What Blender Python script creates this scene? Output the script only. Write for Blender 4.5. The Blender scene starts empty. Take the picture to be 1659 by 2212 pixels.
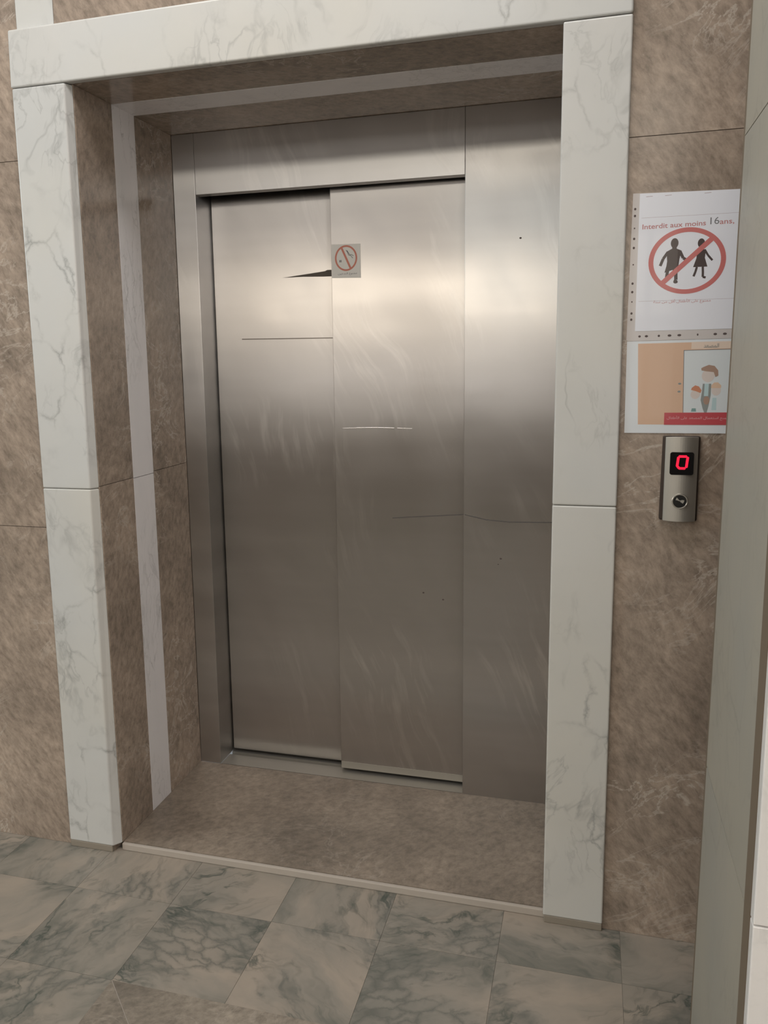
import bpy, bmesh, math, random, unicodedata
from mathutils import Vector, Matrix
random.seed(7)
C = bpy.context.scene.collection
SC = bpy.context.scene

# ------------------------------------------------------------------ camera
def look(yaw, pitch, roll):
    cy, sy = math.cos(yaw), math.sin(yaw); cp, sp = math.cos(pitch), math.sin(pitch)
    f = Vector((-sy*cp, cy*cp, sp)); r = Vector((cy, sy, 0)); u = r.cross(f)
    cr, sr = math.cos(roll), math.sin(roll)
    return Matrix((r*cr+u*sr, -r*sr+u*cr, -f)).transposed()
cam = bpy.data.objects.new('camera', bpy.data.cameras.new('camera')); C.objects.link(cam)
cam.matrix_world = Matrix.Translation((1.3719, -2.0586, 1.4791)) @ look(0.2776, -0.1613, -0.0168).to_4x4()
cam.data.sensor_fit = 'HORIZONTAL'; cam.data.sensor_width = 36
cam.data.lens = 36*1804.35/1659
cam.data.shift_x = 65.37/1659; cam.data.shift_y = -35.02/1659
cam.data.clip_start = 0.02
SC.camera = cam

# ------------------------------------------------------------------ view, world, lights
SC.view_settings.view_transform = 'Standard'; SC.view_settings.look = 'None'
SC.view_settings.gamma = 1; SC.view_settings.use_curve_mapping = False
SC.view_settings.exposure = -0.15
SC.world = bpy.data.worlds.new('world'); SC.world.use_nodes = True
SC.world.node_tree.nodes['Background'].inputs[0].default_value = (0.8, 0.85, 0.9, 1)
SC.world.node_tree.nodes['Background'].inputs[1].default_value = 0.3

def area(name, loc, target, sx, sy, power, col, spread=180):
    l = bpy.data.lights.new(name, 'AREA'); l.shape = 'RECTANGLE'; l.size = sx; l.size_y = sy
    l.energy = power; l.color = col; l.spread = math.radians(spread)
    o = bpy.data.objects.new(name, l); C.objects.link(o); o.location = loc
    o.rotation_euler = (Vector(target)-Vector(loc)).to_track_quat('-Z', 'Y').to_euler()
    return o
# unseen lights added to shape the wall gradient (side panes in room shell below)
WIN_BACK = 3.8       # emission of the warm sunlit window behind the camera
WIN_TRANS = 5.0; FILL_MID = 0.85; FILL_LOW = 1.55  # mid and low glow are added to lift the steel reflections
area('added_top_light', (0.9, -1.2, 3.90), (0.9, -1.2, 0), 3.0, 0.8, 68, (1.0, 0.975, 0.965))  # added overhead fill, stronger towards the top of the walls
area('added_left_light', (-4.40, -2.3, 2.6), (0.5, -0.2, 2.0), 1.6, 1.4, 82, (0.80, 0.955, 1.0))  # added cool fill from the unseen left side
area('added_right_light', (3.12, -2.9, 2.5), (0.4, 0.2, 1.4), 1.5, 1.4, 24, (1.0, 0.96, 0.94))  # added fill from the unseen right, brightens the left recess wall

# ------------------------------------------------------------------ node helpers
def srgb(r, g, b):
    f = lambda c: (c/255/12.92) if c/255 <= 0.04045 else ((c/255+0.055)/1.055)**2.4
    return (f(r), f(g), f(b), 1)
class NT:
    def __init__(s, name):
        s.m = bpy.data.materials.new(name); s.m.use_nodes = True
        s.t = s.m.node_tree; s.b = s.t.nodes['Principled BSDF']
    def n(s, typ, **kw):
        x = s.t.nodes.new(typ)
        for k, v in kw.items():
            if k.startswith('i_'):
                x.inputs[k[2:].replace('_', ' ')].default_value = v
            else: setattr(x, k, v)
        return x
    def l(s, a, b): s.t.links.new(a, b)
    def val(s, x, inp):
        if isinstance(x, (int, float)): inp.default_value = x
        elif isinstance(x, tuple): inp.default_value = x
        else: s.l(x, inp)
    def math(s, op, a, b=0.0, c=None, clamp=False):
        x = s.n('ShaderNodeMath', operation=op, use_clamp=clamp)
        s.val(a, x.inputs[0]); s.val(b, x.inputs[1])
        if c is not None: s.val(c, x.inputs[2])
        return x.outputs[0]
    def vadd(s, a, b, op='ADD'):
        x = s.n('ShaderNodeVectorMath', operation=op)
        s.val(a, x.inputs[0]); s.val(b, x.inputs[1]); return x.outputs[0]
    def noise(s, vec, scale, detail=4, rough=0.55, dist=0.0):
        x = s.n('ShaderNodeTexNoise'); s.l(vec, x.inputs['Vector'])
        x.inputs['Scale'].default_value = scale; x.inputs['Detail'].default_value = detail
        x.inputs['Roughness'].default_value = rough; x.inputs['Distortion'].default_value = dist
        return x
    def ramp(s, fac, stops, interp='LINEAR'):
        x = s.n('ShaderNodeValToRGB'); x.color_ramp.interpolation = interp
        e = x.color_ramp.elements
        while len(e) < len(stops): e.new(0.5)
        for el, (p, c) in zip(e, stops):
            el.position = p; el.color = c if isinstance(c, tuple) else (c, c, c, 1)
        s.l(fac, x.inputs[0]); return x.outputs[0]
    def mix(s, fac, a, b, mode='MIX'):
        x = s.n('ShaderNodeMix', data_type='RGBA', blend_type=mode)
        s.val(fac, x.inputs[0]); s.val(a, x.inputs[6]); s.val(b, x.inputs[7]); return x.outputs[2]
    def mapping(s, vec, scale=(1, 1, 1), rot=(0, 0, 0), loc=(0, 0, 0)):
        x = s.n('ShaderNodeMapping'); s.l(vec, x.inputs[0])
        x.inputs['Scale'].default_value = scale; x.inputs['Rotation'].default_value = rot
        x.inputs['Location'].default_value = loc
        return x.outputs[0]
    def rs(s, vec, rot, scale, loc=(0, 0, 0)):
        return s.mapping(s.mapping(vec, (1, 1, 1), rot), scale, (0, 0, 0), loc)
    def coords(s, island=0.0):
        v = s.n('ShaderNodeTexCoord').outputs['Object']
        if island:
            g = s.n('ShaderNodeNewGeometry')
            r = g.outputs['Random Per Island']
            c = s.n('ShaderNodeCombineXYZ')
            s.l(s.math('MULTIPLY', r, island), c.inputs[0]); s.l(s.math('MULTIPLY', r, island*1.7), c.inputs[1])
            s.l(s.math('MULTIPLY', r, island*0.6), c.inputs[2])
            return s.vadd(v, c.outputs[0]), r
        return v, None

def plain(name, col, rough=0.5, metal=0.0, emit=None, es=1.0, coat=0.0, spec=0.5):
    q = NT(name); q.b.inputs['Base Color'].default_value = col
    q.b.inputs['Roughness'].default_value = rough; q.b.inputs['Metallic'].default_value = metal
    q.b.inputs['Coat Weight'].default_value = coat; q.b.inputs['Specular IOR Level'].default_value = spec
    if emit: q.b.inputs['Emission Color'].default_value = emit; q.b.inputs['Emission Strength'].default_value = es
    return q.m

def brown_marble(name, base=(0.34, 0.27, 0.215), rough=0.17, rot=0.6, vein=0.75, bump=0.05):
    q = NT(name); v, r = q.coords(13.0)
    w = q.noise(v, 1.6, 3).outputs['Color']
    vv = q.vadd(v, q.vadd(w, (0.12, 0.12, 0.12), 'MULTIPLY'))
    d, l, m = [tuple(c*k for c in base)+(1,) for k in (0.70, 1.32, 1.0)]
    cloud = q.noise(vv, 3.2, 6, 0.6, 0.4).outputs[0]
    col = q.ramp(cloud, [(0.30, d), (0.50, m), (0.72, l)])
    # fine mottling running along the bedding
    f = q.noise(q.rs(vv, (0.0, rot, 0.6), (2.4, 1.6, 1.0)), 26, 7, 0.72).outputs[0]
    col = q.mix(0.55, col, q.ramp(f, [(0.32, (0.36, 0.35, 0.34, 1)), (0.52, (1, 1, 1, 1)), (0.72, (1.6, 1.58, 1.55, 1))]), 'MULTIPLY')
    # thin pale calcite threads
    t = q.noise(q.rs(vv, (0.2, -1.0, 0), (2.2, 1.5, 1)), 4.5, 7, 0.62, 0.9).outputs[0]
    th = q.math('ABSOLUTE', q.math('SUBTRACT', t, 0.5))
    th = q.ramp(th, [(0.0, 1.0), (0.006, 0.6), (0.020, 0.0)])
    gate = q.ramp(q.noise(v, 2.3, 2).outputs[0], [(0.48, 0.0), (0.62, 1.0)])
    th = q.math('MULTIPLY', th, gate)
    col = q.mix(q.math('MULTIPLY', th, vein*0.95), col, (0.56, 0.49, 0.42, 1))
    # short bright scratches / shell fragments
    s1 = q.noise(q.rs(vv, (0, rot+0.3, 0.5), (4.5, 2.5, 1)), 30, 3, 0.7).outputs[0]
    s1 = q.math('MULTIPLY', q.ramp(s1, [(0.66, 0.0), (0.75, 1.0)]), q.ramp(q.noise(v, 4.0, 2).outputs[0], [(0.47, 0.0), (0.62, 1.0)]))
    col = q.mix(q.math('MULTIPLY', s1, 0.42), col, (0.58, 0.51, 0.44, 1))
    # dark fossil specks
    sp = q.n('ShaderNodeTexVoronoi', feature='F1'); q.l(q.mapping(vv, (1, 1, 1.7)), sp.inputs['Vector']); sp.inputs['Scale'].default_value = 15
    k = q.math('MULTIPLY', q.ramp(sp.outputs['Distance'], [(0.05, 1.0), (0.17, 0.0)]), q.ramp(q.noise(v, 7, 3).outputs[0], [(0.55, 0.0), (0.66, 1.0)]))
    col = q.mix(q.math('MULTIPLY', k, 0.6), col, tuple(c*0.42 for c in base)+(1,))
    tone = q.math('MULTIPLY_ADD', r, 0.16, 0.92)
    tc = q.n('ShaderNodeCombineColor'); [q.l(tone, tc.inputs[i]) for i in range(3)]
    col = q.mix(1.0, col, tc.outputs[0], 'MULTIPLY')
    q.l(col, q.b.inputs['Base Color'])
    q.l(q.math('MULTIPLY_ADD', f, 0.12, rough-0.06), q.b.inputs['Roughness'])
    bp = q.n('ShaderNodeBump'); bp.inputs['Strength'].default_value = bump; bp.inputs['Distance'].default_value = 0.004
    q.l(f, bp.inputs['Height']); q.l(bp.outputs[0], q.b.inputs['Normal'])
    return q.m

def white_marble(name, base=(0.60, 0.59, 0.565), tint=(0.575, 0.575, 0.56), veincol=(0.27, 0.27, 0.26), rough=0.3, amount=1.0, scale=1.0, stretch=(1, 1, 0.55), island=17.0, warm=0.5):
    q = NT(name); v, r = q.coords(island)
    w = q.noise(v, 2.2*scale, 4, 0.6).outputs['Color']
    vv = q.vadd(v, q.vadd(w, (0.22/scale,)*3, 'MULTIPLY'))
    cl = q.noise(q.mapping(vv, stretch), 2.6*scale, 5, 0.6).outputs[0]
    col = q.ramp(cl, [(0.33, base+(1,)), (0.6, tint+(1,))])
    y = q.ramp(q.noise(v, 1.7, 2).outputs[0], [(0.5, 0.0), (0.72, warm)])
    col = q.mix(y, col, (base[0]*0.99, base[1]*0.95, base[2]*0.86, 1))
    def veins(sc, width, gate_lo, gate_hi, dist, seed):
        m = q.mapping(vv, stretch, (0.3, 0.5, 0.2), (seed, seed*2, 0))
        n = q.noise(m, sc*scale, 5, 0.55, dist).outputs[0]
        a = q.math('ABSOLUTE', q.math('SUBTRACT', n, 0.5))
        a = q.ramp(a, [(0.0, 1.0), (width*0.35, 0.6), (width, 0.0)])
        g = q.ramp(q.noise(v, 3.0*scale, 3, 0.6).outputs[0], [(gate_lo, 0.0), (gate_hi, 1.0)])
        return q.math('MULTIPLY', a, g)
    v1 = veins(3.4, 0.020, 0.46, 0.60, 0.6, 3.1)
    v2 = veins(8.5, 0.022, 0.48, 0.62, 0.8, 7.7)
    vo = q.n('ShaderNodeTexVoronoi', feature='DISTANCE_TO_EDGE'); vo.inputs['Scale'].default_value = 9.0*scale
    wob = q.vadd(v, q.vadd(q.noise(v, 14, 4, 0.6).outputs['Color'], (0.055,)*3, 'MULTIPLY'))
    q.l(q.mapping(wob, stretch, (0.3, 0.6, 0.2)), vo.inputs['Vector'])
    crack = q.math('MULTIPLY', q.ramp(vo.outputs['Distance'], [(0.0, 1.0), (0.012, 0.55), (0.045, 0.0)]),
                   q.ramp(q.noise(v, 3.3, 3, 0.6).outputs[0], [(0.49, 0.0), (0.60, 1.0)]))
    crack = q.math('MULTIPLY', crack, q.ramp(q.noise(v, 11, 3, 0.6).outputs[0], [(0.38, 0.15), (0.6, 1.0)]))
    haze = veins(1.9, 0.16, 0.42, 0.62, 0.4, 1.3)
    col = q.mix(q.math('MULTIPLY', haze, 0.20*amount), col, tuple(0.5*(a+b) for a, b in zip(veincol, tint))+(1,))
    col = q.mix(q.math('MULTIPLY', v2, 0.40*amount), col, veincol+(1,))
    col = q.mix(q.math('MULTIPLY', v1, 0.40*amount), col, veincol+(1,))
    col = q.mix(q.math('MULTIPLY', crack, 0.70*amount), col, tuple(c*0.9 for c in veincol)+(1,))
    q.l(col, q.b.inputs['Base Color'])
    q.b.inputs['Roughness'].default_value = rough
    return q.m

def floor_marble(name):
    q = NT(name); v, r = q.coords(29.0)
    # each tile is cut with the veins lying another way
    rt = q.n('ShaderNodeVectorRotate', rotation_type='Z_AXIS'); q.l(v, rt.inputs['Vector'])
    q.l(q.math('MULTIPLY', q.math('FRACT', q.math('MULTIPLY', r, 37.0)), 3.1), rt.inputs['Angle'])
    w = q.noise(rt.outputs[0], 3.4, 4, 0.6).outputs['Color']
    vv = q.vadd(rt.outputs[0], q.vadd(w, (0.20, 0.20, 0.0), 'MULTIPLY'))
    st = q.mapping(vv, (0.45, 1.2, 1))
    cl = q.noise(st, 5.0, 5, 0.6, 0.5).outputs[0]
    col = q.ramp(cl, [(0.38, (0.35, 0.295, 0.24, 1)), (0.54, (0.28, 0.25, 0.21, 1)), (0.68, (0.165, 0.16, 0.135, 1))])
    def vein(sc, wd, dist, lo, hi, seed):
        n = q.noise(q.mapping(vv, (0.5, 1.25, 1), (0, 0, 0), (seed, seed, 0)), sc, 6, 0.6, dist).outputs[0]
        a = q.ramp(q.math('ABSOLUTE', q.math('SUBTRACT', n, 0.5)), [(0.0, 1.0), (wd*0.4, 0.55), (wd, 0.0)])
        g = q.ramp(q.noise(rt.outputs[0], 4.2, 3).outputs[0], [(lo, 0.0), (hi, 1.0)])
        return q.math('MULTIPLY', a, g)
    band = vein(2.6, 0.13, 0.3, 0.38, 0.58, 2.0)
    fine = vein(7.0, 0.045, 0.7, 0.42, 0.60, 5.0)
    dark = vein(4.2, 0.030, 0.9, 0.48, 0.62, 9.0)
    vo = q.n('ShaderNodeTexVoronoi', feature='DISTANCE_TO_EDGE'); vo.inputs['Scale'].default_value = 21.0
    wob = q.vadd(rt.outputs[0], q.vadd(q.noise(rt.outputs[0], 16, 5, 0.65).outputs['Color'], (0.07, 0.07, 0), 'MULTIPLY'))
    q.l(q.mapping(wob, (0.6, 1.5, 1)), vo.inputs['Vector'])
    br = q.ramp(vo.outputs['Distance'], [(0.0, 1.0), (0.06, 0.55), (0.22, 0.0)])
    big = q.ramp(q.noise(q.mapping(vv, (0.6, 1.3, 1), (0, 0, 0), (3, 3, 0)), 3.0, 5, 0.65).outputs[0], [(0.50, 0.0), (0.56, 1.0)])
    br = q.math('MULTIPLY', br, big)
    col = q.mix(q.math('MULTIPLY', big, 0.30), col, (0.19, 0.188, 0.165, 1))
    col = q.mix(q.math('MULTIPLY', br, 0.75), col, (0.11, 0.112, 0.097, 1))
    col = q.mix(q.math('MULTIPLY', band, 0.28), col, (0.14, 0.14, 0.12, 1))
    col = q.mix(q.math('MULTIPLY', fine, 0.40), col, (0.105, 0.11, 0.095, 1))
    col = q.mix(q.math('MULTIPLY', dark, 0.80), col, (0.045, 0.062, 0.052, 1))
    q.l(col, q.b.inputs['Base Color'])
    q.b.inputs['Roughness'].default_value = 0.42; q.b.inputs['Specular IOR Level'].default_value = 0.4
    return q.m

def steel(name, base=(0.56, 0.54, 0.525), rough=0.305, aniso=1.0, wave=0.13, streak=1.0):
    q = NT(name); v, r = q.coords(5.0)
    # polishing cloth smears: soft diagonal strokes of duller metal
    wv = q.vadd(v, q.vadd(q.noise(v, 1.8, 2).outputs['Color'], (0.25, 0.0, 0.25), 'MULTIPLY'))
    sm = q.noise(q.rs(wv, (0, 0.45, 0), (1.8, 1, 0.6)), 3.0, 2, 0.5).outputs[0]
    hz = q.noise(q.mapping(v, (0.35, 1, 3.0), (0, 0.03, 0), (1, 0, 5)), 4, 2, 0.5).outputs[0]
    s = q.math('ADD', q.math('MULTIPLY', sm, 0.55), q.math('MULTIPLY', hz, 0.45))
    # wiping strokes: matt diagonal streaks in patches
    st = q.noise(q.rs(wv, (0, 0.34, 0), (7.0, 1, 0.8), (4, 0, 2)), 4.2, 3, 0.6).outputs[0]
    st = q.ramp(st, [(0.50, 0.0), (0.68, 1.0)])
    gate = q.ramp(q.noise(q.rs(v, (0, 0.34, 0), (1.5, 1, 0.8), (0, 0, 3.3)), 2.4, 2, 0.5).outputs[0], [(0.48, 0.0), (0.66, 1.0)])
    st = q.math('MULTIPLY', st, gate)
    rgh = q.math('ADD', q.ramp(s, [(0.36, rough-0.02*streak), (0.64, rough+0.08*streak)]), q.math('MULTIPLY', st, 0.08*streak))
    q.l(rgh, q.b.inputs['Roughness'])
    col = q.ramp(s, [(0.34, tuple(c*0.90 for c in base)+(1,)), (0.64, tuple(c*1.10 for c in base)+(1,))])
    col = q.mix(q.math('MULTIPLY', st, 0.65*streak), col, (0.86, 0.83, 0.80, 1))  # window light caught by the streaks is put into the base colour
    q.l(col, q.b.inputs['Base Color'])
    q.b.inputs['Metallic'].default_value = 1.0
    q.b.inputs['Anisotropic'].default_value = aniso
    tg = q.n('ShaderNodeTangent', direction_type='UV_MAP'); tg.uv_map = 'UVMap'
    q.l(tg.outputs[0], q.b.inputs['Tangent'])
    big = q.noise(q.mapping(v, (1.0, 1, 1.4)), 1.6, 2, 0.5).outputs[0]
    gr = q.noise(q.mapping(v, (60, 60, 1.2)), 8, 3, 0.6).outputs[0]
    b1 = q.n('ShaderNodeBump'); b1.inputs['Strength'].default_value = wave; b1.inputs['Distance'].default_value = 0.02
    q.l(big, b1.inputs['Height'])
    q.l(b1.outputs[0], q.b.inputs['Normal'])
    return q.m

M = {}
M['brown'] = brown_marble('brown_marble')
M['brown_slab'] = brown_marble('brown_marble_slab', base=(0.235, 0.19, 0.148), rough=0.38, vein=0.25)
M['brown_border'] = brown_marble('brown_marble_floor', base=(0.24, 0.205, 0.165), rough=0.42, vein=0.2)
M['white'] = white_marble('white_marble')
M['strip'] = white_marble('grey_white_marble', base=(0.82, 0.79, 0.80), tint=(0.78, 0.76, 0.77), amount=0.8, stretch=(3, 3, 0.35), warm=0.1)
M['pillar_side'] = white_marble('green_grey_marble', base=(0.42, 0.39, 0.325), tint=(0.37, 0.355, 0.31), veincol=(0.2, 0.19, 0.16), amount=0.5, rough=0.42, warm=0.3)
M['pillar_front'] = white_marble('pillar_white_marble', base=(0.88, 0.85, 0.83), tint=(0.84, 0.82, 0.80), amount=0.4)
M['pillar_edge'] = plain('brown_edge_grout', (0.19, 0.145, 0.10, 1), 0.7)
M['floor'] = floor_marble('veined_floor_marble')
M['grout'] = plain('dark_grout', (0.13, 0.115, 0.095, 1), 0.9)
M['grout_wall'] = plain('pale_wall_grout', (0.36, 0.30, 0.24, 1), 0.9)
M['floor_grout'] = plain('floor_grout', (0.22, 0.20, 0.17, 1), 0.9)
M['grout_light'] = plain('pale_grout', (0.42, 0.37, 0.32, 1), 0.85)
M['mortar'] = plain('beige_mortar', (0.26, 0.225, 0.18, 1), 0.85)
M['steel'] = steel('brushed_steel')
M['steel_door'] = steel('brushed_steel_door', base=(0.55, 0.525, 0.505), rough=0.305)
M['steel_frame'] = steel('brushed_steel_frame', base=(0.57, 0.555, 0.545), rough=0.30, streak=0.5, wave=0.08)
M['steel_dark'] = plain('shaft_black', (0.012, 0.010, 0.008, 1), 0.8)
M['alu'] = plain('sill_aluminium', (0.42, 0.40, 0.36, 1), 0.45, 0.85)
M['satin'] = plain('satin_metal', (0.47, 0.45, 0.41, 1), 0.42, 0.85)
M['satin_dark'] = plain('dark_bronze_edge', (0.06, 0.045, 0.038, 1), 0.4, 0.6)
M['chrome'] = plain('chrome_ring', (0.75, 0.73, 0.70, 1), 0.15, 1.0)
M['black'] = plain('display_black', (0.006, 0.005, 0.005, 1), 0.5, spec=0.1)
M['btn'] = plain('button_black', (0.010, 0.010, 0.010, 1), 0.25)
M['led'] = plain('red_led', (0.5, 0.0, 0.02, 1), 0.5, emit=(1.0, 0.012, 0.055, 1), es=1.0)
M['paper'] = plain('paper_white', (0.78, 0.79, 0.85, 1), 0.35, coat=0.25)
M['paper_cool'] = plain('paper_cool', (0.70, 0.73, 0.76, 1), 0.35, coat=0.25)
M['sleeve'] = plain('plastic_sleeve', (0.58, 0.54, 0.525, 1), 0.3, coat=0.3)
M['hole'] = plain('punched_hole', (0.10, 0.075, 0.07, 1), 0.7)
M['red'] = plain('print_red', (0.56, 0.165, 0.155, 1), 0.35, coat=0.25)
M['red_text'] = plain('print_red_text', (0.50, 0.21, 0.21, 1), 0.4, coat=0.2)
M['ink'] = plain('print_black', (0.060, 0.040, 0.038, 1), 0.35, coat=0.25)
M['grey_ink'] = plain('print_grey', (0.17, 0.17, 0.18, 1), 0.5)
M['faint'] = plain('print_faint', (0.40, 0.30, 0.32, 1), 0.5)
M['orange'] = plain('print_orange', (0.66, 0.44, 0.31, 1), 0.35, coat=0.25)
M['orange_lt'] = plain('print_orange_light', (0.74, 0.60, 0.50, 1), 0.35, coat=0.2)
M['pic_bg'] = plain('print_pale_blue', (0.66, 0.70, 0.72, 1), 0.35, coat=0.2)
M['hair'] = plain('print_brown_hair', (0.38, 0.25, 0.19, 1), 0.4)
M['hair_red'] = plain('print_red_hair', (0.56, 0.23, 0.13, 1), 0.4)
M['hair_bl'] = plain('print_blond_hair', (0.70, 0.50, 0.36, 1), 0.4)
M['skin'] = plain('print_skin', (0.66, 0.58, 0.54, 1), 0.4)
M['suit'] = plain('print_grey_suit', (0.26, 0.28, 0.27, 1), 0.4)
M['teal'] = plain('print_teal', (0.20, 0.33, 0.32, 1), 0.4)
M['cyan'] = plain('print_light_blue', (0.46, 0.60, 0.62, 1), 0.4)
M['banner'] = plain('print_banner_red', (0.50, 0.07, 0.085, 1), 0.35, coat=0.25)
M['pink'] = plain('print_pink', (0.68, 0.40, 0.42, 1), 0.4)
M['sticker'] = plain('sticker_white', (0.80, 0.80, 0.78, 1), 0.45)
M['orange_red'] = plain('sticker_red', (0.60, 0.20, 0.14, 1), 0.4)
M['plaster'] = plain('plaster', (0.42, 0.39, 0.35, 1), 0.9)
M['plaster_light'] = plain('plaster_light', (0.62, 0.57, 0.52, 1), 0.9)
M['ceiling'] = plain('ceiling_paint', (0.80, 0.77, 0.73, 1), 0.9)
M['win_frame'] = plain('window_frame_paint', (0.3, 0.27, 0.22, 1), 0.6)
M['glow_warm'] = plain('sunlit_window_glass', (0, 0, 0, 1), 1.0, emit=(1.0, 0.90, 0.76, 1), es=WIN_BACK)
M['glow_trans'] = plain('sunlit_transom_glass', (0, 0, 0, 1), 1.0, emit=(1.0, 0.93, 0.80, 1), es=WIN_TRANS)
M['glow_mid'] = plain('added_mid_glow', (0, 0, 0, 1), 1.0, emit=(1.0, 0.96, 0.93, 1), es=FILL_MID)  # added glow in place of a lit back wall
M['glow_low'] = plain('added_low_glow', (0, 0, 0, 1), 1.0, emit=(1.0, 0.94, 0.87, 1), es=FILL_LOW)  # added glow for the lower back wall
M['glow_cool'] = plain('added_cool_glow', (0, 0, 0, 1), 1.0, emit=(0.80, 0.92, 1.0, 1), es=2.0)  # added glow, goes with the left fill light
M['glow_right'] = plain('added_right_glow', (0, 0, 0, 1), 1.0, emit=(1.0, 0.94, 0.86, 1), es=1.5)  # added glow, goes with the right fill light

# ------------------------------------------------------------------ mesh helpers
def new(): return bmesh.new()
def hexa(bm, p):   # 8 points: bottom 4 ccw, top 4 ccw
    v = [bm.verts.new(q) for q in p]
    for f in ((3, 2, 1, 0), (4, 5, 6, 7), (0, 1, 5, 4), (1, 2, 6, 5), (2, 3, 7, 6), (3, 0, 4, 7)):
        bm.faces.new([v[i] for i in f])
def box(bm, x0, x1, y0, y1, z0, z1):
    hexa(bm, [(x0, y0, z0), (x1, y0, z0), (x1, y1, z0), (x0, y1, z0), (x0, y0, z1), (x1, y0, z1), (x1, y1, z1), (x0, y1, z1)])
JIT = [0]
def quad_prism(bm, pts, y0, y1):
    """polygon given as (x, z) counter-clockwise seen from the front (-Y), extruded from y0 (front) to y1 (back)"""
    JIT[0] = (JIT[0]+1) % 9; n = len(pts)
    if abs(y1-y0) < 0.002: y0 -= JIT[0]*0.000012
    a = [bm.verts.new((x, y0, z)) for x, z in pts]; b = [bm.verts.new((x, y1, z)) for x, z in pts]
    bm.faces.new(a); bm.faces.new(b[::-1])
    for i in range(n): bm.faces.new((a[i], b[i], b[(i+1) % n], a[(i+1) % n]))
def ring(bm, cx, cz, rx, rz, wx, wz, y0, y1, n=64):
    o = [[], [], [], []]
    for i in range(n):
        a = 2*math.pi*i/n; c, s = math.cos(a), math.sin(a)
        o[0].append(bm.verts.new((cx+rx*c, y0, cz+rz*s))); o[1].append(bm.verts.new((cx+(rx-wx)*c, y0, cz+(rz-wz)*s)))
        o[2].append(bm.verts.new((cx+rx*c, y1, cz+rz*s))); o[3].append(bm.verts.new((cx+(rx-wx)*c, y1, cz+(rz-wz)*s)))
    for i in range(n):
        j = (i+1) % n
        bm.faces.new((o[0][i], o[0][j], o[1][j], o[1][i])); bm.faces.new((o[0][j], o[0][i], o[2][i], o[2][j]))
        bm.faces.new((o[1][i], o[1][j], o[3][j], o[3][i])); bm.faces.new((o[2][i], o[3][i], o[3][j], o[2][j]))
def disc(bm, cx, cz, rx, rz, y0, y1, n=24):
    quad_prism(bm, [(cx+rx*math.cos(2*math.pi*i/n), cz+rz*math.sin(2*math.pi*i/n)) for i in range(n)], y0, y1)
def stroke(bm, pts, w, y0, y1):
    for (a, b), (c, d) in zip(pts[:-1], pts[1:]):
        L = math.hypot(c-a, d-b) or 1e-6; nx, nz = -(d-b)/L*w/2, (c-a)/L*w/2
        quad_prism(bm, [(a-nx, b-nz), (c-nx, d-nz), (c+nx, d+nz), (a+nx, b+nz)], y0, y1)
def obj(name, bm, mat, parent=None, bevel=0.0, smooth=False, segs=2, origin=None):
    bmesh.ops.recalc_face_normals(bm, faces=bm.faces)
    me = bpy.data.meshes.new(name)
    uv = bm.loops.layers.uv.new('UVMap')
    for f in bm.faces:
        n = f.normal; k = max(range(3), key=lambda i: abs(n[i]))
        for lp in f.loops:
            c = lp.vert.co
            lp[uv].uv = (c.y, c.z) if k == 0 else ((c.x, c.z) if k == 1 else (c.x, c.y))
    if smooth:
        for f in bm.faces: f.smooth = True
    if origin:
        bmesh.ops.translate(bm, verts=bm.verts, vec=-Vector(origin))
    bm.to_mesh(me); bm.free()
    me.materials.append(mat)
    o = bpy.data.objects.new(name, me); C.objects.link(o)
    if origin: o.location = origin
    if parent:
        o.parent = parent
        p = parent; off = Vector((0, 0, 0))
        while p: off += p.location; p = p.parent
        if origin: o.location = Vector(origin)-off
        else: o.location = -off
    if bevel:
        b = o.modifiers.new('bevel', 'BEVEL'); b.width = bevel; b.segments = segs; b.limit_method = 'ANGLE'; b.harden_normals = False
    return o
def struct(name, bm, mat, **kw):
    o = obj(name, bm, mat, **kw); o['kind'] = 'structure'; return o
def tag(o, label, cat, group=None):
    o['label'] = label; o['category'] = cat
    if group: o['group'] = group
    return o
def thing(name, loc, label, cat, group=None):
    o = bpy.data.objects.new(name, None); C.objects.link(o); o.location = loc; o.empty_display_size = 0.05
    return tag(o, label, cat, group)
def slabs_xz(bm, x0, x1, zs, y0, y1, g=0.0008):
    for a, b in zip(zs[:-1], zs[1:]): box(bm, x0, x1, y0, y1, a+g, b-g)

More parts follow.
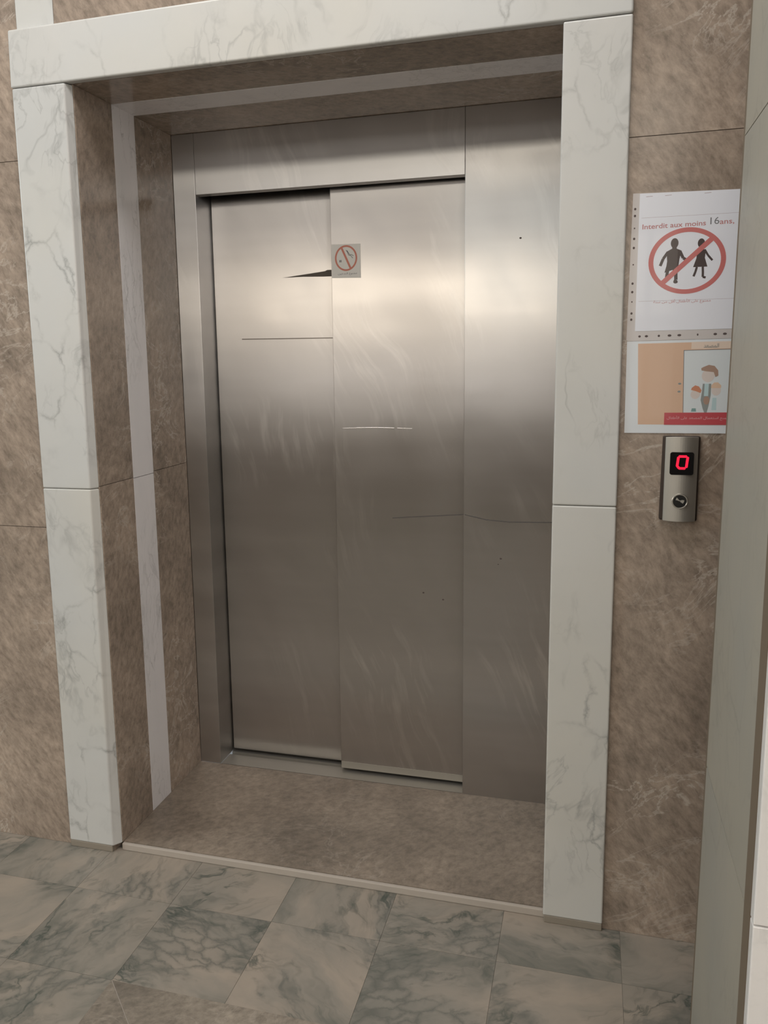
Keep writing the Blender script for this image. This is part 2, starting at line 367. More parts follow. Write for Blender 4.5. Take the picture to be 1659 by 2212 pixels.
# text -> mesh
def shape_arabic(s):
    forms = {}
    for c in range(0xFE70, 0xFEFD):
        d = unicodedata.decomposition(chr(c)).split()
        if len(d) == 2: forms.setdefault(chr(int(d[1], 16)), {})[d[0].strip('<>')] = chr(c)
    out = []
    for w in s.split(' '):
        r = ''
        for i, ch in enumerate(w):
            f = forms.get(ch)
            if not f: r += ch; continue
            prev = i > 0 and 'initial' in forms.get(w[i-1], {})
            nxt = i < len(w)-1 and w[i+1] in forms and 'initial' in f
            key = 'medial' if prev and nxt else 'final' if prev else 'initial' if nxt else 'isolated'
            r += f.get(key) or f.get('isolated', ch)
        out.append(r if all(ord(c) < 128 for c in w) else r[::-1])
    return ' '.join(out[::-1])
def text_mesh(name, body, x0, x1, z0, y, mat, parent, rot=0.0, height=None, depth=0.00012, embolden=0.0):
    cu = bpy.data.curves.new(name, 'FONT'); cu.body = body; cu.size = 0.02; cu.extrude = depth; cu.offset = embolden; cu.resolution_u = 3
    t = bpy.data.objects.new('text_tmp', cu); C.objects.link(t)
    bpy.context.view_layer.update()
    me = bpy.data.meshes.new_from_object(t.evaluated_get(bpy.context.evaluated_depsgraph_get()))
    bpy.data.objects.remove(t)
    if not me.vertices: return None
    xs = [v.co.x for v in me.vertices]; zs = [v.co.y for v in me.vertices]
    mx, mz = min(xs), min(zs)
    sx = (x1-x0)/(max(xs)-mx); sz = height/(max(zs)-mz) if height else sx
    for v in me.vertices:
        X = (v.co.x-mx)*sx; Z = (v.co.y-mz)*sz
        v.co = Vector((x0+X*math.cos(rot)-Z*math.sin(rot), y-v.co.z, z0+X*math.sin(rot)+Z*math.cos(rot)))
    me.materials.clear(); me.materials.append(mat)
    o = bpy.data.objects.new(name, me); C.objects.link(o); o.parent = parent
    p = parent; off = Vector((0, 0, 0))
    while p: off += p.location; p = p.parent
    o.location = -off
    return o

# ------------------------------------------------------------------ key dimensions (metres)
W, H = 1.287, 2.215          # clear opening in the marble surround
D = 0.568                    # depth of the steel front
XL = 0.0194                  # left recess wall
S = 0.0227                   # threshold slab height
WY = 0.012                   # front wall plane (surround stands 12 mm proud)
ZT = 2.2165                  # recess ceiling
WXL, WXR = -0.418, 3.2

# ------------------------------------------------------------------ structure
# floor: one tile each 298 mm, cut in a grid that starts at the lift wall
T = 0.298; GX = -0.009; GY = -0.179
bm = new(); bt = new()
box(bt, -4.6, 3.25, -6.25, 0.4, -0.06, -0.002)
for i in range(-16, 11):
    for j in range(-20, 2):
        x0 = GX+i*T; y0 = GY-(j+1)*T+T if False else GY+(-j)*T-T
        x1, y1 = x0+T, y0+T
        x0, x1 = max(x0, -4.6), min(x1, 3.25); y0, y1 = max(y0, -6.25), min(y1, 0.03 if x0 > -0.43 else 0.4)
        if x1-x0 < 0.01 or y1-y0 < 0.01: continue
        # brown border frame starts 0.477 in front of the wall
        if y1 <= -0.476+0.002 and y0 >= -0.477-2*T-0.01 and x0 > 0.28 and y1 > -0.477-T*1.2:
            continue
        if y1 <= -0.476+0.002 and 0.28 < x0 < 0.28+T*0.9: continue
        box(bm, x0+0.0004, x1-0.0004, y0+0.0004, y1-0.0004, -0.002, 0.0)
for j in range(1, 20):
    y1 = GY-T*1-(j-1)*T
    if y1-T < -6.25: break
GRID_Y = GY-T
struct('floor', bm, M['floor'])
struct('floor.001', bt, M['floor_grout'])
# brown border in the floor with its mitred corner
bd = new(); wB = T
xa, ya = GX+T, GRID_Y
def prism_xy(bm, pts, z0, z1):
    n = len(pts); a = [bm.verts.new((x, y, z1)) for x, y in pts]; b = [bm.verts.new((x, y, z0)) for x, y in pts]
    bm.faces.new(a); bm.faces.new(b[::-1])
    for i in range(n): bm.faces.new((a[i], b[i], b[(i+1) % n], a[(i+1) % n]))
g = 0.0009
prism_xy(bd, [(xa+g*1.6, ya), (xa+wB+g*1.6, ya-wB), (3.25, ya-wB), (3.25, ya)], -0.002, 0.0003)
prism_xy(bd, [(xa, ya-g*1.6), (xa, -6.2), (xa+wB, -6.2), (xa+wB, ya-wB-g*1.6)], -0.002, 0.0003)
struct('trim_1', bd, M['brown_border'])
bd = new(); prism_xy(bd, [(xa-g, ya+g*0), (xa+wB, ya-wB-g), (xa+wB+g, ya-wB), (xa+g, ya)], -0.0018, 0.0001)
struct('trim_2', bd, M['grout_light'])

# lift wall, right of the surround
TOP = 3.95
bm = new(); slabs_xz(bm, W+0.02, WXR, [0.0, 1.96, 2.9, TOP], WY, WY+0.02)
struct('wall_front_right', bm, M['brown'])
# lift wall, left of the surround (narrow slabs; the wall turns a corner at its left end)
bm = new(); slabs_xz(bm, WXL, 0.0, [0.0, 1.008, 2.033], WY, WY+0.02)
slabs_xz(bm, WXL, -0.132, [2.033, 3.0, TOP], WY, WY+0.02)
slabs_xz(bm, -0.0165, W+0.02, [2.3, 3.05, TOP], WY, WY+0.02)
struct('wall_front_left', bm, M['brown'])
bm = new(); box(bm, -0.131, -0.0175, WY-0.0005, WY+0.02, 2.3, TOP)
struct('trim_3', bm, M['white'])
# core behind the slabs
bm = new()
box(bm, W+0.045, WXR, WY+0.0195, 1.0, 0, TOP)
box(bm, WXL+0.004, XL-0.019, WY+0.0195, 1.0, 0, TOP)
box(bm, XL-0.02, W+0.046, WY+0.0195, 1.0, 2.238, TOP)
struct('wall_core', bm, M['grout_wall'])
bm = new(); box(bm, -4.6, WXL+0.003, 0.30, 0.40, 0, TOP)
struct('wall_corridor', bm, M['brown_slab'])

# recess: left wall slabs, marble inlay, ceiling
bm = new(); g = 0.0008
for y0, y1, zs in ((0.026, 0.212, (S, 1.132, ZT)), (0.335, D, (S, 1.136, ZT))):
    for a, b in zip(zs[:-1], zs[1:]): box(bm, XL-0.018, XL, y0, y1-g, a+g, b-g)
struct('wall_recess_left', bm, M['brown'])
bm = new()
for a, b in ((S, 1.13), (1.13, ZT)): box(bm, XL-0.018, XL+0.0008, 0.212, 0.335-g, a+g, b-g)
struct('trim_4', bm, M['strip'])
bm = new()
for y0, y1, zs in ((0.026, 0.212, (S, 1.132, ZT)), (0.335, D+0.04, (S, 1.136, ZT))):
    for a, b in zip(zs[:-1], zs[1:]): box(bm, 1.300, 1.33, y0, y1, a+g, b-g)
struct('wall_recess_right', bm, M['brown'])
bm = new()
for a, b in ((S, 1.13), (1.13, ZT)): box(bm, 1.2992, 1.33, 0.2125, 0.3345, a+g, b-g)
struct('trim_5', bm, M['strip'])
bm = new(); box(bm, XL-0.0185, 1.332, 0.026, 0.2125, ZT, ZT+0.02); box(bm, XL-0.0185, 1.332, 0.3345, D+0.02, ZT, ZT+0.02)
struct('ceiling_recess', bm, M['brown'])
bm = new(); box(bm, XL-0.0185, 1.332, 0.213, 0.334, ZT-0.0008, ZT+0.02)
struct('trim_6', bm, M['strip'])

# marble surround: two posts of two stones each and a lintel
def post(name, xo0, xo1, xi0, xi1, zj, left):
    """xo: outer x at bottom/top, xi: inner x at bottom/top"""
    bm = new(); z0, z1 = 0.020, H; sd = XL-0.0005 if left else 0.0
    def X(a, b, z): return a+(b-a)*(z-z0)/(z1-z0)
    for a, b in ((z0, zj-0.0006), (zj+0.0006, z1-0.0008)):
        l0, l1 = sorted((X(xo0, xo1, a), X(xi0, xi1, a))); t0, t1 = sorted((X(xo0, xo1, b), X(xi0, xi1, b)))
        hexa(bm, [(l0, 0, a), (l1, 0, a), (max(l1, sd), 0.0258, a), (l0, 0.026, a), (t0, 0, b), (t1, 0, b), (max(t1, sd), 0.0258, b), (t0, 0.026, b)])
    return struct(name, bm, M['white'], bevel=0.004, segs=3)
post('trim_7', -0.151, -0.153, -0.0005, 0.008, 1.127, True)
post('trim_8', 1.437, 1.437, 1.286, 1.289, 1.122, False)
bm = new()
hexa(bm, [(-0.156, -0.001, 2.216), (1.437, -0.001, 2.2165), (1.437, 0.026, 2.2165), (-0.156, 0.026, 2.216),
          (-0.153, -0.001, 2.361), (1.437, -0.001, 2.369), (1.437, 0.026, 2.369), (-0.153, 0.026, 2.361)])
struct('trim_9', bm, M['white'], bevel=0.005, segs=3)
bm = new(); box(bm, -0.149, -0.003, 0.0, 0.026, 0.0, 0.0205)
struct('trim_10', bm, M['mortar'], bevel=0.002)
bm = new(); box(bm, 1.289, 1.436, 0.0, 0.026, 0.0, 0.0205)
struct('trim_11', bm, M['mortar'], bevel=0.002)

# threshold slab
t = thing('threshold_slab', (0.65, 0.3, 0), 'brown stone threshold slab on the recess floor in front of the elevator doors', 'step')
bm = new(); box(bm, XL, 1.30, 0.030, D, 0.0, S)
obj('slab', bm, M['brown_slab'], t)
bm = new(); box(bm, XL, 1.30, 0.018, 0.0298, 0.0, S-0.0005)
e = obj('worn_edge', bm, M['grout_light'], t, bevel=0.003); e['label'] = 'pale worn front edge of the slab'

# ------------------------------------------------------------------ elevator front
lift = thing('elevator', (0.65, D, S), 'brushed steel elevator front with two sliding door panels, closed, in the marble surround', 'elevator')
XJ, XR = 0.0987, 0.9885; ZD = 2.023
bm = new(); box(bm, XL+0.0006, XJ, D, 0.700, S, ZT-0.0005)
obj('jamb', bm, M['steel_frame'], lift, bevel=0.0012)
bm = new(); box(bm, XJ+0.0008, XR-0.0008, D, 0.603, ZD, ZT-0.0005)
obj('header_panel', bm, M['steel_frame'], lift, bevel=0.0012)
bm = new(); box(bm, XR, 1.299, D-0.0008, 0.612, S, ZT-0.0005)
obj('side_panel', bm, M['steel'], lift, bevel=0.0012)
bm = new(); box(bm, 0.1045, 0.60, 0.673, 0.700, S+0.012, ZD+0.05)
d1 = obj('door_panel', bm, M['steel_door'], lift, bevel=0.0015); d1['label'] = 'rear left door panel'
bm = new(); box(bm, 0.543, 1.285, 0.628, 0.655, S+0.010, ZD+0.05)
d2 = obj('door_panel', bm, M['steel_door'], lift, bevel=0.0015); d2['label'] = 'front right door panel with sticker'
bm = new(); box(bm, 0.545, 0.99, 0.6265, 0.628, S+0.0102, S+0.034)
obj('bottom_rail', bm, M['alu'], d2)
bm = new(); box(bm, XJ+0.0005, 0.9880, 0.5705, 0.645, 0.0, S); box(bm, XJ+0.0005, 0.9880, 0.645, 0.668, 0.0, S-0.012); box(bm, XJ+0.0005, 0.9880, 0.668, 0.72, 0.0, S)
obj('sill', bm, M['alu'], lift)
# dark gap behind the leading edge of the rear panel
bm = new(); box(bm, XJ-0.01, 1.30, 0.7005, 0.74, 0.0, 2.2)
obj('shaft_backing', bm, M['steel_dark'], lift)
# gash, creases, added glint ridge and pits in the door skins
bm = new(); quad_prism(bm, [(0.355, 1.7565), (0.43, 1.757), (0.50, 1.7545), (0.5425, 1.754), (0.5425, 1.7755), (0.515, 1.7755), (0.507, 1.772), (0.45, 1.766)], 0.6726, 0.6735)
k = obj('scraped_gash', bm, plain('scraped_metal', (0.10, 0.085, 0.07, 1), 0.6), d1); k['label'] = 'dark wedge-shaped gash in the panel'
bm = new(); stroke(bm, [(0.20, 1.5560), (0.35, 1.5545), (0.5425, 1.5530)], 0.0035, 0.6727, 0.6735)
obj('crease', bm, plain('dull_crease', (0.30, 0.27, 0.25, 1), 0.5, 0.8), d1)
CR = plain('dark_reflection_crease', (0.085, 0.075, 0.072, 1), 0.5, 0.0)  # dark reflection along the crease, painted as flat non-metal colour
bm = new(); stroke(bm, [(0.992, 0.984), (1.06, 0.970), (1.133, 0.965), (1.29, 0.969)], 0.003, 0.5667, 0.568); obj('crease', bm, CR, lift)
bm = new(); stroke(bm, [(0.74, 0.953), (0.823, 0.960), (0.983, 0.973)], 0.003, 0.6277, 0.6285); obj('crease', bm, CR, d2)
bm = new(); n = 24  # small ridge added to give the bright glint line on the door
path = [(0.571+i*(0.809-0.571)/n, 1.2535+0.0022*math.sin(i/n*math.pi)) for i in range(n+1)]
for i in range(n):
    if i in (18,): continue
    (a, b), (c, d_) = path[i], path[i+1]; r = 0.0012*(0.5+0.5*math.sin(math.pi*(i+0.5)/n))
    vs = []
    for (x, z) in ((a, b), (c, d_)):
        vs.append([bm.verts.new((x, 0.6284-r*1.0*math.sin(t_), z+r*1.6*math.cos(t_))) for t_ in [math.pi*q/6 for q in range(7)]])
    for q_ in range(6): bm.faces.new((vs[0][q_], vs[1][q_], vs[1][q_+1], vs[0][q_+1]))
obj('glint_ridge', bm, plain('glint_metal', (0.9, 0.88, 0.85, 1), 0.18, 1.0), d2, smooth=True)
for x, y, z, par in ((0.912, 0.628, 0.68, d2), (0.845, 0.628, 0.70, d2), (1.108, D-0.0008, 0.845, lift), (1.10, D-0.0008, 0.826, lift), (1.155, D-0.0008, 1.83, lift)):
    bm = new(); r = 0.0035 if z != 0.826 else 0.0018
    disc(bm, x, z, r, r*0.8, y-0.0004, y+0.0002, 12)
    obj('pit_mark', bm, M['hole'], par)

# no-smoking sticker on the front door panel
st = thing('no_smoking_sticker', (0.59, 0.6275, 1.74), 'small square white no-smoking sticker on the right elevator door panel', 'sticker')
bm = new(); quad_prism(bm, [(0.5450, 1.744), (0.643, 1.741), (0.643, 1.848), (0.5455, 1.850)], 0.6274, 0.628)
obj('backing', bm, M['sticker'], st)
bm = new(); ring(bm, 0.594, 1.805, 0.0375, 0.0405, 0.0055, 0.0055, 0.6270, 0.6274)
stroke(bm, [(0.5785, 1.8395), (0.6095, 1.771)], 0.0065, 0.6270, 0.6274)
obj('prohibition_ring', bm, M['orange_red'], st)
bm = new()
stroke(bm, [(0.5945, 1.830), (0.600, 1.822), (0.603, 1.814), (0.610, 1.812), (0.617, 1.804)], 0.0017, 0.6270, 0.6274)
stroke(bm, [(0.5975, 1.829), (0.603, 1.820), (0.607, 1.815), (0.613, 1.815), (0.6195, 1.811)], 0.0017, 0.6270, 0.6274)
obj('smoke_drawing', bm, M['grey_ink'], st)
bm = new(); box(bm, 0.5715, 0.5745, 0.6270, 0.6274, 1.7925, 1.7995); box(bm, 0.5755, 0.5785, 0.6270, 0.6274, 1.7925, 1.7995)
obj('cigarette_end', bm, M['grey_ink'], st)
text_mesh('caption', shape_arabic('ممنوع التدخين'), 0.566, 0.630, 1.751, 0.6272, M['grey_ink'], st, height=0.009)

# ------------------------------------------------------------------ posters on the right wall
PY = WY
no = thing('age_limit_notice', (1.56, PY, 1.52), 'white notice with red prohibition ring over two child figures, above the orange picture notice', 'notice')
y = PY-0.0010
bm = new(); quad_prism(bm, [(1.4465, 1.5135), (1.700, 1.5285), (1.700, 1.833), (1.4500, 1.839)], y, PY)
obj('plastic_sleeve', bm, M['sleeve'], no)
bm = new(); quad_prism(bm, [(1.4645, 1.5335), (1.698, 1.5345), (1.698, 1.8335), (1.4645, 1.8375)], y-0.0004, y-0.00001)
sheet = obj('paper_sheet', bm, M['paper'], no)
yp = y-0.0004
for z in (1.805, 1.790, 1.740, 1.720, 1.641, 1.622, 1.574, 1.560, 1.763, 1.683, 1.600):
    bm = new(); r = 0.0018 if z in (1.763, 1.683, 1.600) else 0.0028
    disc(bm, 1.4555, z, r*0.9, r, y-0.0002, y, 12); obj('punched_hole', bm, M['hole'], no)
bm = new(); ring(bm, 1.5697, 1.6865, 0.0815, 0.0725, 0.0105, 0.0100, yp-0.0003, yp)
stroke(bm, [(1.5165, 1.6365), (1.6245, 1.736)], 0.0110, yp-0.0003, yp)
obj('prohibition_ring', bm, M['red'], sheet)
def kid(bm, cx, top, s, dress, y0, y1):
    P = lambda l: [(cx+a*s, top+b*s) for a, b in l]
    disc(bm, cx, top-0.115*s, 0.085*s, 0.115*s, y0, y1, 20)
    if dress:
        quad_prism(bm, P([(-0.04, -0.30), (-0.04, -0.20), (0.05, -0.20), (0.05, -0.30)][::-1]), y0, y1)
        quad_prism(bm, P([(-0.17, -0.70), (0.17, -0.70), (0.10, -0.48), (0.12, -0.27), (-0.09, -0.27), (-0.10, -0.48)]), y0, y1)
        stroke(bm, P([(0.10, -0.30), (0.17, -0.42), (0.28, -0.55)]), 0.05*s, y0, y1)
        stroke(bm, P([(-0.08, -0.30), (-0.20, -0.47), (-0.33, -0.55)]), 0.05*s, y0, y1)
        stroke(bm, P([(-0.08, -0.70), (-0.11, -0.82), (-0.15, -0.93)]), 0.055*s, y0, y1)
        stroke(bm, P([(0.06, -0.70), (0.07, -0.85), (0.07, -0.95), (0.14, -0.97)]), 0.055*s, y0, y1)
    else:
        quad_prism(bm, P([(-0.05, -0.28), (0.05, -0.28), (0.05, -0.17), (-0.05, -0.17)]), y0, y1)
        quad_prism(bm, P([(-0.17, -0.70), (0.10, -0.68), (0.12, -0.48), (0.16, -0.29), (0.05, -0.24), (-0.06, -0.24), (-0.17, -0.30), (-0.15, -0.52)]), y0, y1)
        quad_prism(bm, P([(-0.20, -0.78), (-0.02, -0.72), (-0.02, -0.64), (-0.16, -0.62)]), y0, y1)
        quad_prism(bm, P([(-0.02, -0.76), (0.10, -0.74), (0.10, -0.64), (-0.02, -0.64)]), y0, y1)
        stroke(bm, P([(-0.14, -0.31), (-0.24, -0.46), (-0.30, -0.62)]), 0.065*s, y0, y1)
        stroke(bm, P([(0.13, -0.31), (0.20, -0.46), (0.30, -0.52)]), 0.065*s, y0, y1)
        stroke(bm, P([(-0.13, -0.74), (-0.15, -0.90), (-0.11, -0.97)]), 0.07*s, y0, y1)
        stroke(bm, P([(0.05, -0.72), (0.06, -0.95), (0.04, -1.0)]), 0.075*s, y0, y1)
        disc(bm, cx+0.055*s, top-1.0*s, 0.05*s, 0.035*s, y0, y1, 12)
bm = new(); kid(bm, 1.5425, 1.737, 0.096, False, yp-0.00015, yp); obj('boy_silhouette', bm, M['ink'], sheet)
bm = new(); kid(bm, 1.5985, 1.7335, 0.088, True, yp-0.00015, yp); obj('girl_silhouette', bm, M['ink'], sheet)
text_mesh('heading', 'Interdit aux moins', 1.4725, 1.6060, 1.7595, yp-0.0001, M['red_text'], sheet, rot=0.012, height=0.0110, embolden=0.0002)
text_mesh('heading_number', '16', 1.6150, 1.6335, 1.7625, yp-0.0001, M['grey_ink'], sheet, rot=0.012, height=0.0150)
text_mesh('heading_end', 'ans,', 1.6345, 1.6640, 1.7600, yp-0.0001, M['red_text'], sheet, rot=0.012, height=0.0095, embolden=0.0002)
text_mesh('footer', shape_arabic('ممنوع على الأطفال أقل من سنة'), 1.502, 1.624, 1.5925, yp-0.0001, M['red_text'], sheet, height=0.0105)
for pts, w in (([(1.470, 1.7845), (1.69, 1.7845)], 0.0005), ([(1.470, 1.6005), (1.69, 1.6005)], 0.0005),
               ([(1.478, 1.8300), (1.492, 1.8305)], 0.001), ([(1.518, 1.8300), (1.532, 1.8305)], 0.001), ([(1.600, 1.8300), (1.614, 1.8305)], 0.001)):
    bm = new(); stroke(bm, pts, w, yp-0.00008, yp); obj('fold_mark', bm, M['faint'], sheet)

no2 = thing('elevator_rules_notice', (1.56, PY, 1.30), 'orange and pale blue picture notice with red banner, directly above the call panel', 'notice')
y = PY-0.0016
bm = new(); quad_prism(bm, [(1.4490, 1.2985), (1.735, 1.2985), (1.735, 1.5130), (1.4480, 1.5105)], y, PY)
sh = obj('paper_sheet', bm, M['paper_cool'], no2)
bm = new(); quad_prism(bm, [(1.4480, 1.5112), (1.735, 1.5135), (1.735, 1.5300), (1.4465, 1.5290)], y, PY-0.0012)
sl = obj('sleeve_strip', bm, M['sleeve'], no2); sl['label'] = 'clear punched strip of the plastic sleeve'
for x, r in ((1.475, 0.0028), (1.490, 0.0036), (1.517, 0.0026), (1.540, 0.0042), (1.561, 0.0042), (1.600, 0.0018), (1.637, 0.0038), (1.657, 0.0042)):
    bm = new(); disc(bm, x, 1.5212+0.002*(x-1.45)/0.2, r, 0.0026, y-0.0002, y, 14)
    obj('punched_hole', bm, M['hole'], sl)
def flat(name, pts, mat, lvl, parent=None, discs=()):
    bm = new()
    if pts: quad_prism(bm, pts, y-0.00012*lvl, y)
    for c in discs: disc(bm, c[0], c[1], c[2], c[3], y-0.00012*lvl, y, 24)
    return obj(name, bm, mat, parent or sh)
flat('orange_background', [(1.4785, 1.3185), (1.735, 1.3185), (1.735, 1.5070), (1.4725, 1.5050)], M['orange'], 1)
flat('light_orange_band', [(1.588, 1.4905), (1.735, 1.4905), (1.735, 1.5070), (1.588, 1.5065)], M['orange_lt'], 2)
flat('picture_panel', [(1.5765, 1.3460), (1.735, 1.3460), (1.735, 1.4895), (1.5725, 1.4880)], M['pic_bg'], 2)
bm = new(); stroke(bm, [(1.5765, 1.346), (1.5725, 1.488), (1.735, 1.4895)], 0.0012, y-0.0004, y); obj('panel_outline', bm, M['grey_ink'], sh)
flat('call_buttons_drawing', None, M['suit'], 3, discs=((1.5665, 1.4125, 0.0035, 0.0022), (1.5660, 1.3945, 0.0035, 0.0022)))
# adult
flat('adult_hair', [(1.6120, 1.4420), (1.6230, 1.4400), (1.6380, 1.4380), (1.6420, 1.4270), (1.6480, 1.4300), (1.6470, 1.4420), (1.6390, 1.4520), (1.6270, 1.4545), (1.6160, 1.4500), (1.6110, 1.4470)], M['hair'], 4)
flat('adult_face', None, M['skin'], 3, discs=((1.6265, 1.4300, 0.0135, 0.0145),))
flat('adult_suit', [(1.6130, 1.3750), (1.6180, 1.3560), (1.6220, 1.3460), (1.6270, 1.3460), (1.6300, 1.3600), (1.6340, 1.3860), (1.6340, 1.4120), (1.6160, 1.4120), (1.6150, 1.3950)], M['suit'], 3)
flat('adult_shirt', [(1.6195, 1.3840), (1.6285, 1.3840), (1.6290, 1.4120), (1.6200, 1.4120)], M['cyan'], 4)
flat('adult_hand', None, M['hair'], 5, discs=((1.6255, 1.3740, 0.0065, 0.0095),))
# left child
flat('child_cap', [(1.5915, 1.3980), (1.6010, 1.3955), (1.6120, 1.3910), (1.6140, 1.3970), (1.6080, 1.4060), (1.6000, 1.4085), (1.5930, 1.4030)], M['hair_red'], 4)
flat('child_face', None, M['skin'], 3, discs=((1.6010, 1.3880, 0.0100, 0.0105),))
flat('child_shorts', [(1.5935, 1.3485), (1.6045, 1.3485), (1.6035, 1.3560), (1.5950, 1.3560)], M['teal'], 3)
# right child
flat('second_child_hair', [(1.6340, 1.4020), (1.6550, 1.4020), (1.6550, 1.4080), (1.6480, 1.4150), (1.6400, 1.4145), (1.6345, 1.4090)], M['hair_bl'], 4)
flat('second_child_face', None, M['skin'], 3, discs=((1.6450, 1.3965, 0.0100, 0.0115),))
flat('second_child_dress', [(1.6370, 1.3520), (1.6470, 1.3520), (1.6465, 1.3800), (1.6380, 1.3800)], M['cyan'], 3)
flat('red_banner', [(1.5360, 1.3180), (1.735, 1.3180), (1.735, 1.3470), (1.5360, 1.3460)], M['banner'], 5)
y2 = y-0.0006
text_mesh('banner_text', shape_arabic('يمنع استعمال المصعد على الأطفال'), 1.542, 1.672, 1.3285, y2-0.0001, M['pink'], sh, height=0.0105)
text_mesh('panel_heading', shape_arabic('المصعد'), 1.614, 1.646, 1.4935, y2-0.0001, M['suit'], sh, height=0.009)

# ------------------------------------------------------------------ call panel
cp = thing('elevator_call_panel', (1.575, WY, 1.09), 'brushed metal elevator call panel with red digit display and round button, below the notices', 'call panel')
CX = 1.5755
bm = new(); quad_prism(bm, [(CX-0.0425, 1.0955), (CX+0.0405, 1.0945), (CX+0.0405, 1.2925), (CX-0.0405, 1.2925)], -0.004, WY)
obj('back_box', bm, M['satin_dark'], cp, bevel=0.003)
bm = new(); n = 14; rows = [1.0955, 1.2935]; prof = []
for i in range(n+1):
    u = -1+2*i/n; prof.append((CX+0.0355*u, -0.0215+0.0085*u*u))
top, bot = [], []
for x, yy in prof:
    u = (x-CX)/0.0355
    bot.append(bm.verts.new((x, yy, 1.0955-0.0012*(1-u*u)))); top.append(bm.verts.new((x, yy, 1.2915+0.0018*(1-u*u))))
bb = [bm.verts.new((x, 0.0, 1.0965)) for x, _ in prof]; tb = [bm.verts.new((x, 0.0, 1.2905)) for x, _ in prof]
for i in range(n):
    for a, b, c, d_ in ((bot[i], bot[i+1], top[i+1], top[i]), (bb[i+1], bb[i], tb[i], tb[i+1]), (bot[i+1], bot[i], bb[i], bb[i+1]), (top[i], top[i+1], tb[i+1], tb[i])):
        bm.faces.new((a, b, c, d_))
bm.faces.new((bot[0], top[0], tb[0], bb[0])); bm.faces.new((top[n], bot[n], bb[n], tb[n]))
fp = obj('face_plate', bm, M['satin'], cp, smooth=False, bevel=0.0012)
bm = new(); x0, x1, z0, z1, r = 1.5505, 1.6015, 1.205, 1.2575, 0.005
pts = []
for cx_, cz_, a0 in ((x1-r, z0+r, -90), (x1-r, z1-r, 0), (x0+r, z1-r, 90), (x0+r, z0+r, 180)):
    for q_ in range(5):
        a = math.radians(a0+q_*22.5); pts.append((cx_+r*math.cos(a), cz_+r*math.sin(a)))
quad_prism(bm, pts, -0.0222, -0.012)
ds = obj('display', bm, M['black'], cp)
bm = new(); yy = -0.0226
def seg(x0, z0, x1, z1, n, w=0.0031):
    for i in range(n+1):
        disc(bm, x0+(x1-x0)*i/n, z0+(z1-z0)*i/n, w, w*0.95, yy, -0.0222, 10)
dx, dz = 1.5665, 1.2185
seg(dx+0.0045, dz+0.0295, dx+0.0175, dz+0.0295, 5)      # top
seg(dx+0.0215, dz+0.0262, dx+0.0195, dz+0.0060, 6)      # right
seg(dx+0.0015, dz+0.0262, dx-0.0005, dz+0.0080, 6)      # left
seg(dx+0.0050, dz+0.0020, dx+0.0150, dz+0.0020, 4)      # bottom
seg(dx+0.0015, dz+0.0050, dx+0.0030, dz+0.0035, 1)
obj('red_digit', bm, M['led'], ds)
bx, bz = 1.5755, 1.1435
bm = new(); ring(bm, bx, bz, 0.0180, 0.0180, 0.0035, 0.0035, -0.0235, -0.0150, 48)
rg = obj('button_ring', bm, M['chrome'], cp, bevel=0.0008)
bm = new(); disc(bm, bx, bz, 0.0146, 0.0146, -0.0225, -0.0150, 40)
bt_ = obj('call_button', bm, M['btn'], cp)
bm = new()
stroke(bm, [(bx-0.0085, bz+0.0055), (bx-0.001, bz+0.0015), (bx+0.009, bz+0.0010)], 0.0022, -0.0229, -0.0225)
quad_prism(bm, [(bx-0.0095, bz+0.0030), (bx-0.003, bz+0.0018), (bx-0.003, bz+0.0048), (bx-0.0070, bz+0.0090)], -0.0229, -0.0225)
quad_prism(bm, [(bx+0.001, bz-0.0012), (bx+0.0065, bz-0.0050), (bx+0.0090, bz-0.0010), (bx+0.0095, bz+0.0028), (bx+0.0035, bz+0.0035)], -0.0229, -0.0225)
obj('arrow_mark', bm, M['satin'], bt_)

# ------------------------------------------------------------------ free-standing pillar at the right edge
PX = 1.622
bm = new()
def far_y(z): return -0.268-0.036*z      # the far edge leans a little
def lean_box(bm, x0, x1, y0, off, a, b):
    hexa(bm, [(x0, y0, a), (x1, y0, a), (x1, far_y(a)-off, a), (x0, far_y(a)-off, a), (x0, y0, b), (x1, y0, b), (x1, far_y(b)-off, b), (x0, far_y(b)-off, b)])
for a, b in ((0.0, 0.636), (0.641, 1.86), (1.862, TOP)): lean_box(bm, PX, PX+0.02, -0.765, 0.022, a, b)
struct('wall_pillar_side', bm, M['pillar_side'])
bm = new()
for a, b in ((0.0, 0.648), (0.650, 1.86), (1.862, TOP)): box(bm, PX, PX+0.60, -0.835, -0.812, a, b)
struct('wall_pillar_front', bm, M['pillar_front'], bevel=0.002)
bm = new(); box(bm, PX-0.0005, PX+0.02, -0.8118, -0.7655, 0, TOP); hexa(bm, [(PX+0.0008, far_y(0)-0.0215, 0), (PX+0.60, far_y(0)-0.0215, 0), (PX+0.60, far_y(0), 0), (PX+0.0008, far_y(0), 0),
          (PX+0.0008, far_y(TOP)-0.0215, TOP), (PX+0.60, far_y(TOP)-0.0215, TOP), (PX+0.60, far_y(TOP), TOP), (PX+0.0008, far_y(TOP), TOP)])
lean_box(bm, PX+0.0205, PX+0.60, -0.8115, 0.023, 0, TOP)
struct('wall_pillar_core', bm, M['pillar_edge'])

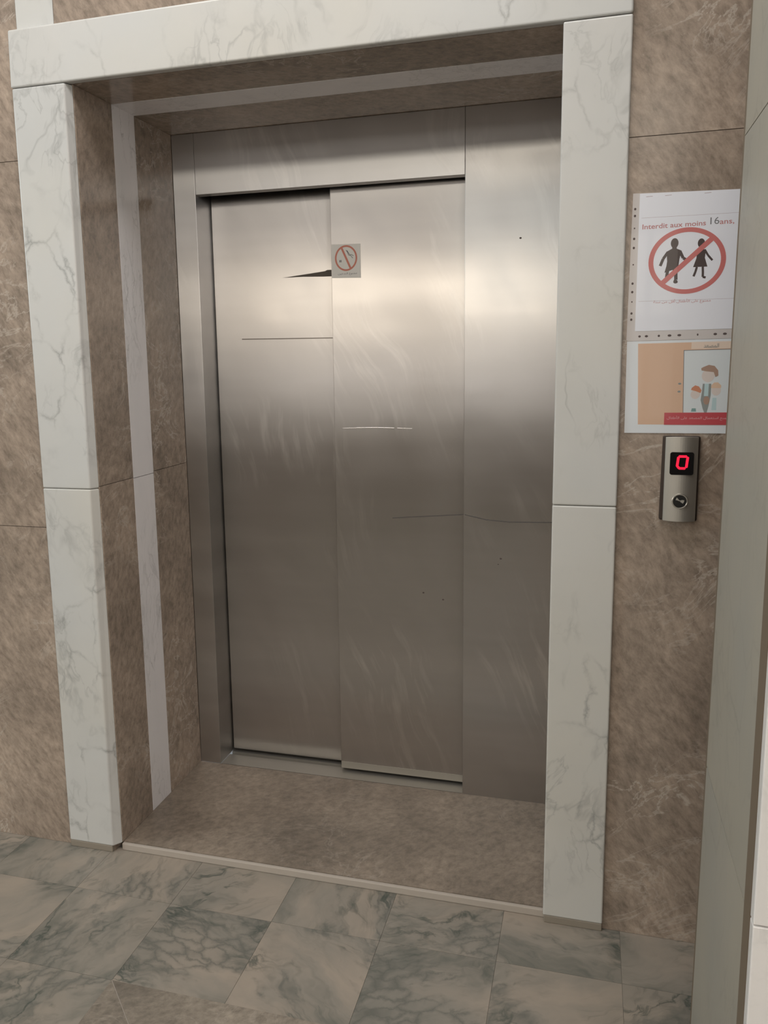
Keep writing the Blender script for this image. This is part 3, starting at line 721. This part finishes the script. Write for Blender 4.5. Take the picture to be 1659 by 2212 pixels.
# ------------------------------------------------------------------ rest of the hall (seen only in reflections)
RB = -6.2
bm = new(); box(bm, WXR, WXR+0.1, RB, 0.03, 0, TOP); struct('wall_right', bm, M['plaster'])
bm = new(); box(bm, 3.17, 3.199, -3.65, -2.15, 1.2, 3.0); struct('fill_pane_5', bm, M['glow_right'])  # added glowing pane on the unseen right wall
bm = new(); box(bm, -4.65, -4.55, RB, 0.4, 0, 1.3); box(bm, -4.65, -4.55, RB, 0.4, 3.0, TOP)
box(bm, -4.65, -4.55, RB, -3.1, 1.3, 3.0); box(bm, -4.65, -4.55, -1.5, 0.4, 1.3, 3.0)
struct('wall_left', bm, M['plaster'])
# back wall with a wide window and a transom strip above it
wx0, wx1, wz0, wz1, tz0, tz1 = -4.4, 3.1, 1.80, 2.62, 3.35, 3.75
bm = new()
LOWZ = 0.85
box(bm, -4.6, WXR, RB-0.1, RB, 0, LOWZ); box(bm, -4.6, WXR, RB-0.1, RB, tz1, TOP)
box(bm, -4.6, wx0, RB-0.1, RB, LOWZ, tz1); box(bm, wx1, WXR, RB-0.1, RB, LOWZ, tz1)
struct('wall_back', bm, M['plaster_light'])
def window(name, x0, x1, z0, z1, mat, nm):
    bm = new(); box(bm, x0, x1, RB-0.09, RB-0.08, z0, z1)
    w = struct(name, bm, mat)
    bm = new()
    for i in range(nm+1):
        x = x0+(x1-x0)*i/nm; box(bm, max(x-0.03, x0), min(x+0.03, x1), RB-0.08, RB-0.03, z0, z1)
    box(bm, x0, x1, RB-0.08, RB-0.03, z0, z0+0.04); box(bm, x0, x1, RB-0.08, RB-0.03, z1-0.04, z1)
    obj('window_frame', bm, M['win_frame'], w)
window('fill_pane_6', wx0, wx1, LOWZ, wz0, M['glow_low'], 6)  # added glowing panes, brighten the steel reflections at mid height
window('window_1', wx0, wx1, wz0, wz1, M['glow_warm'], 6)
window('fill_pane_4', wx0, wx1, wz1, tz0, M['glow_mid'], 6)  # added glowing panes where a lit wall would reflect
window('window_2', -0.7, wx1, tz0, tz1, M['glow_trans'], 3)
window('fill_pane_7', wx0, -0.7, tz0, tz1, M['glow_mid'], 3)  # added dim glow filling the rest of the transom row
bm = new(); box(bm, -4.60, -4.58, -3.1, -1.5, 1.3, 3.0)
struct('fill_pane_3', bm, M['glow_cool'])  # added cool glowing pane on the unseen left wall
bm = new(); box(bm, -4.6, WXR, RB, 0.4, TOP, TOP+0.1)
struct('ceiling', bm, M['ceiling'])
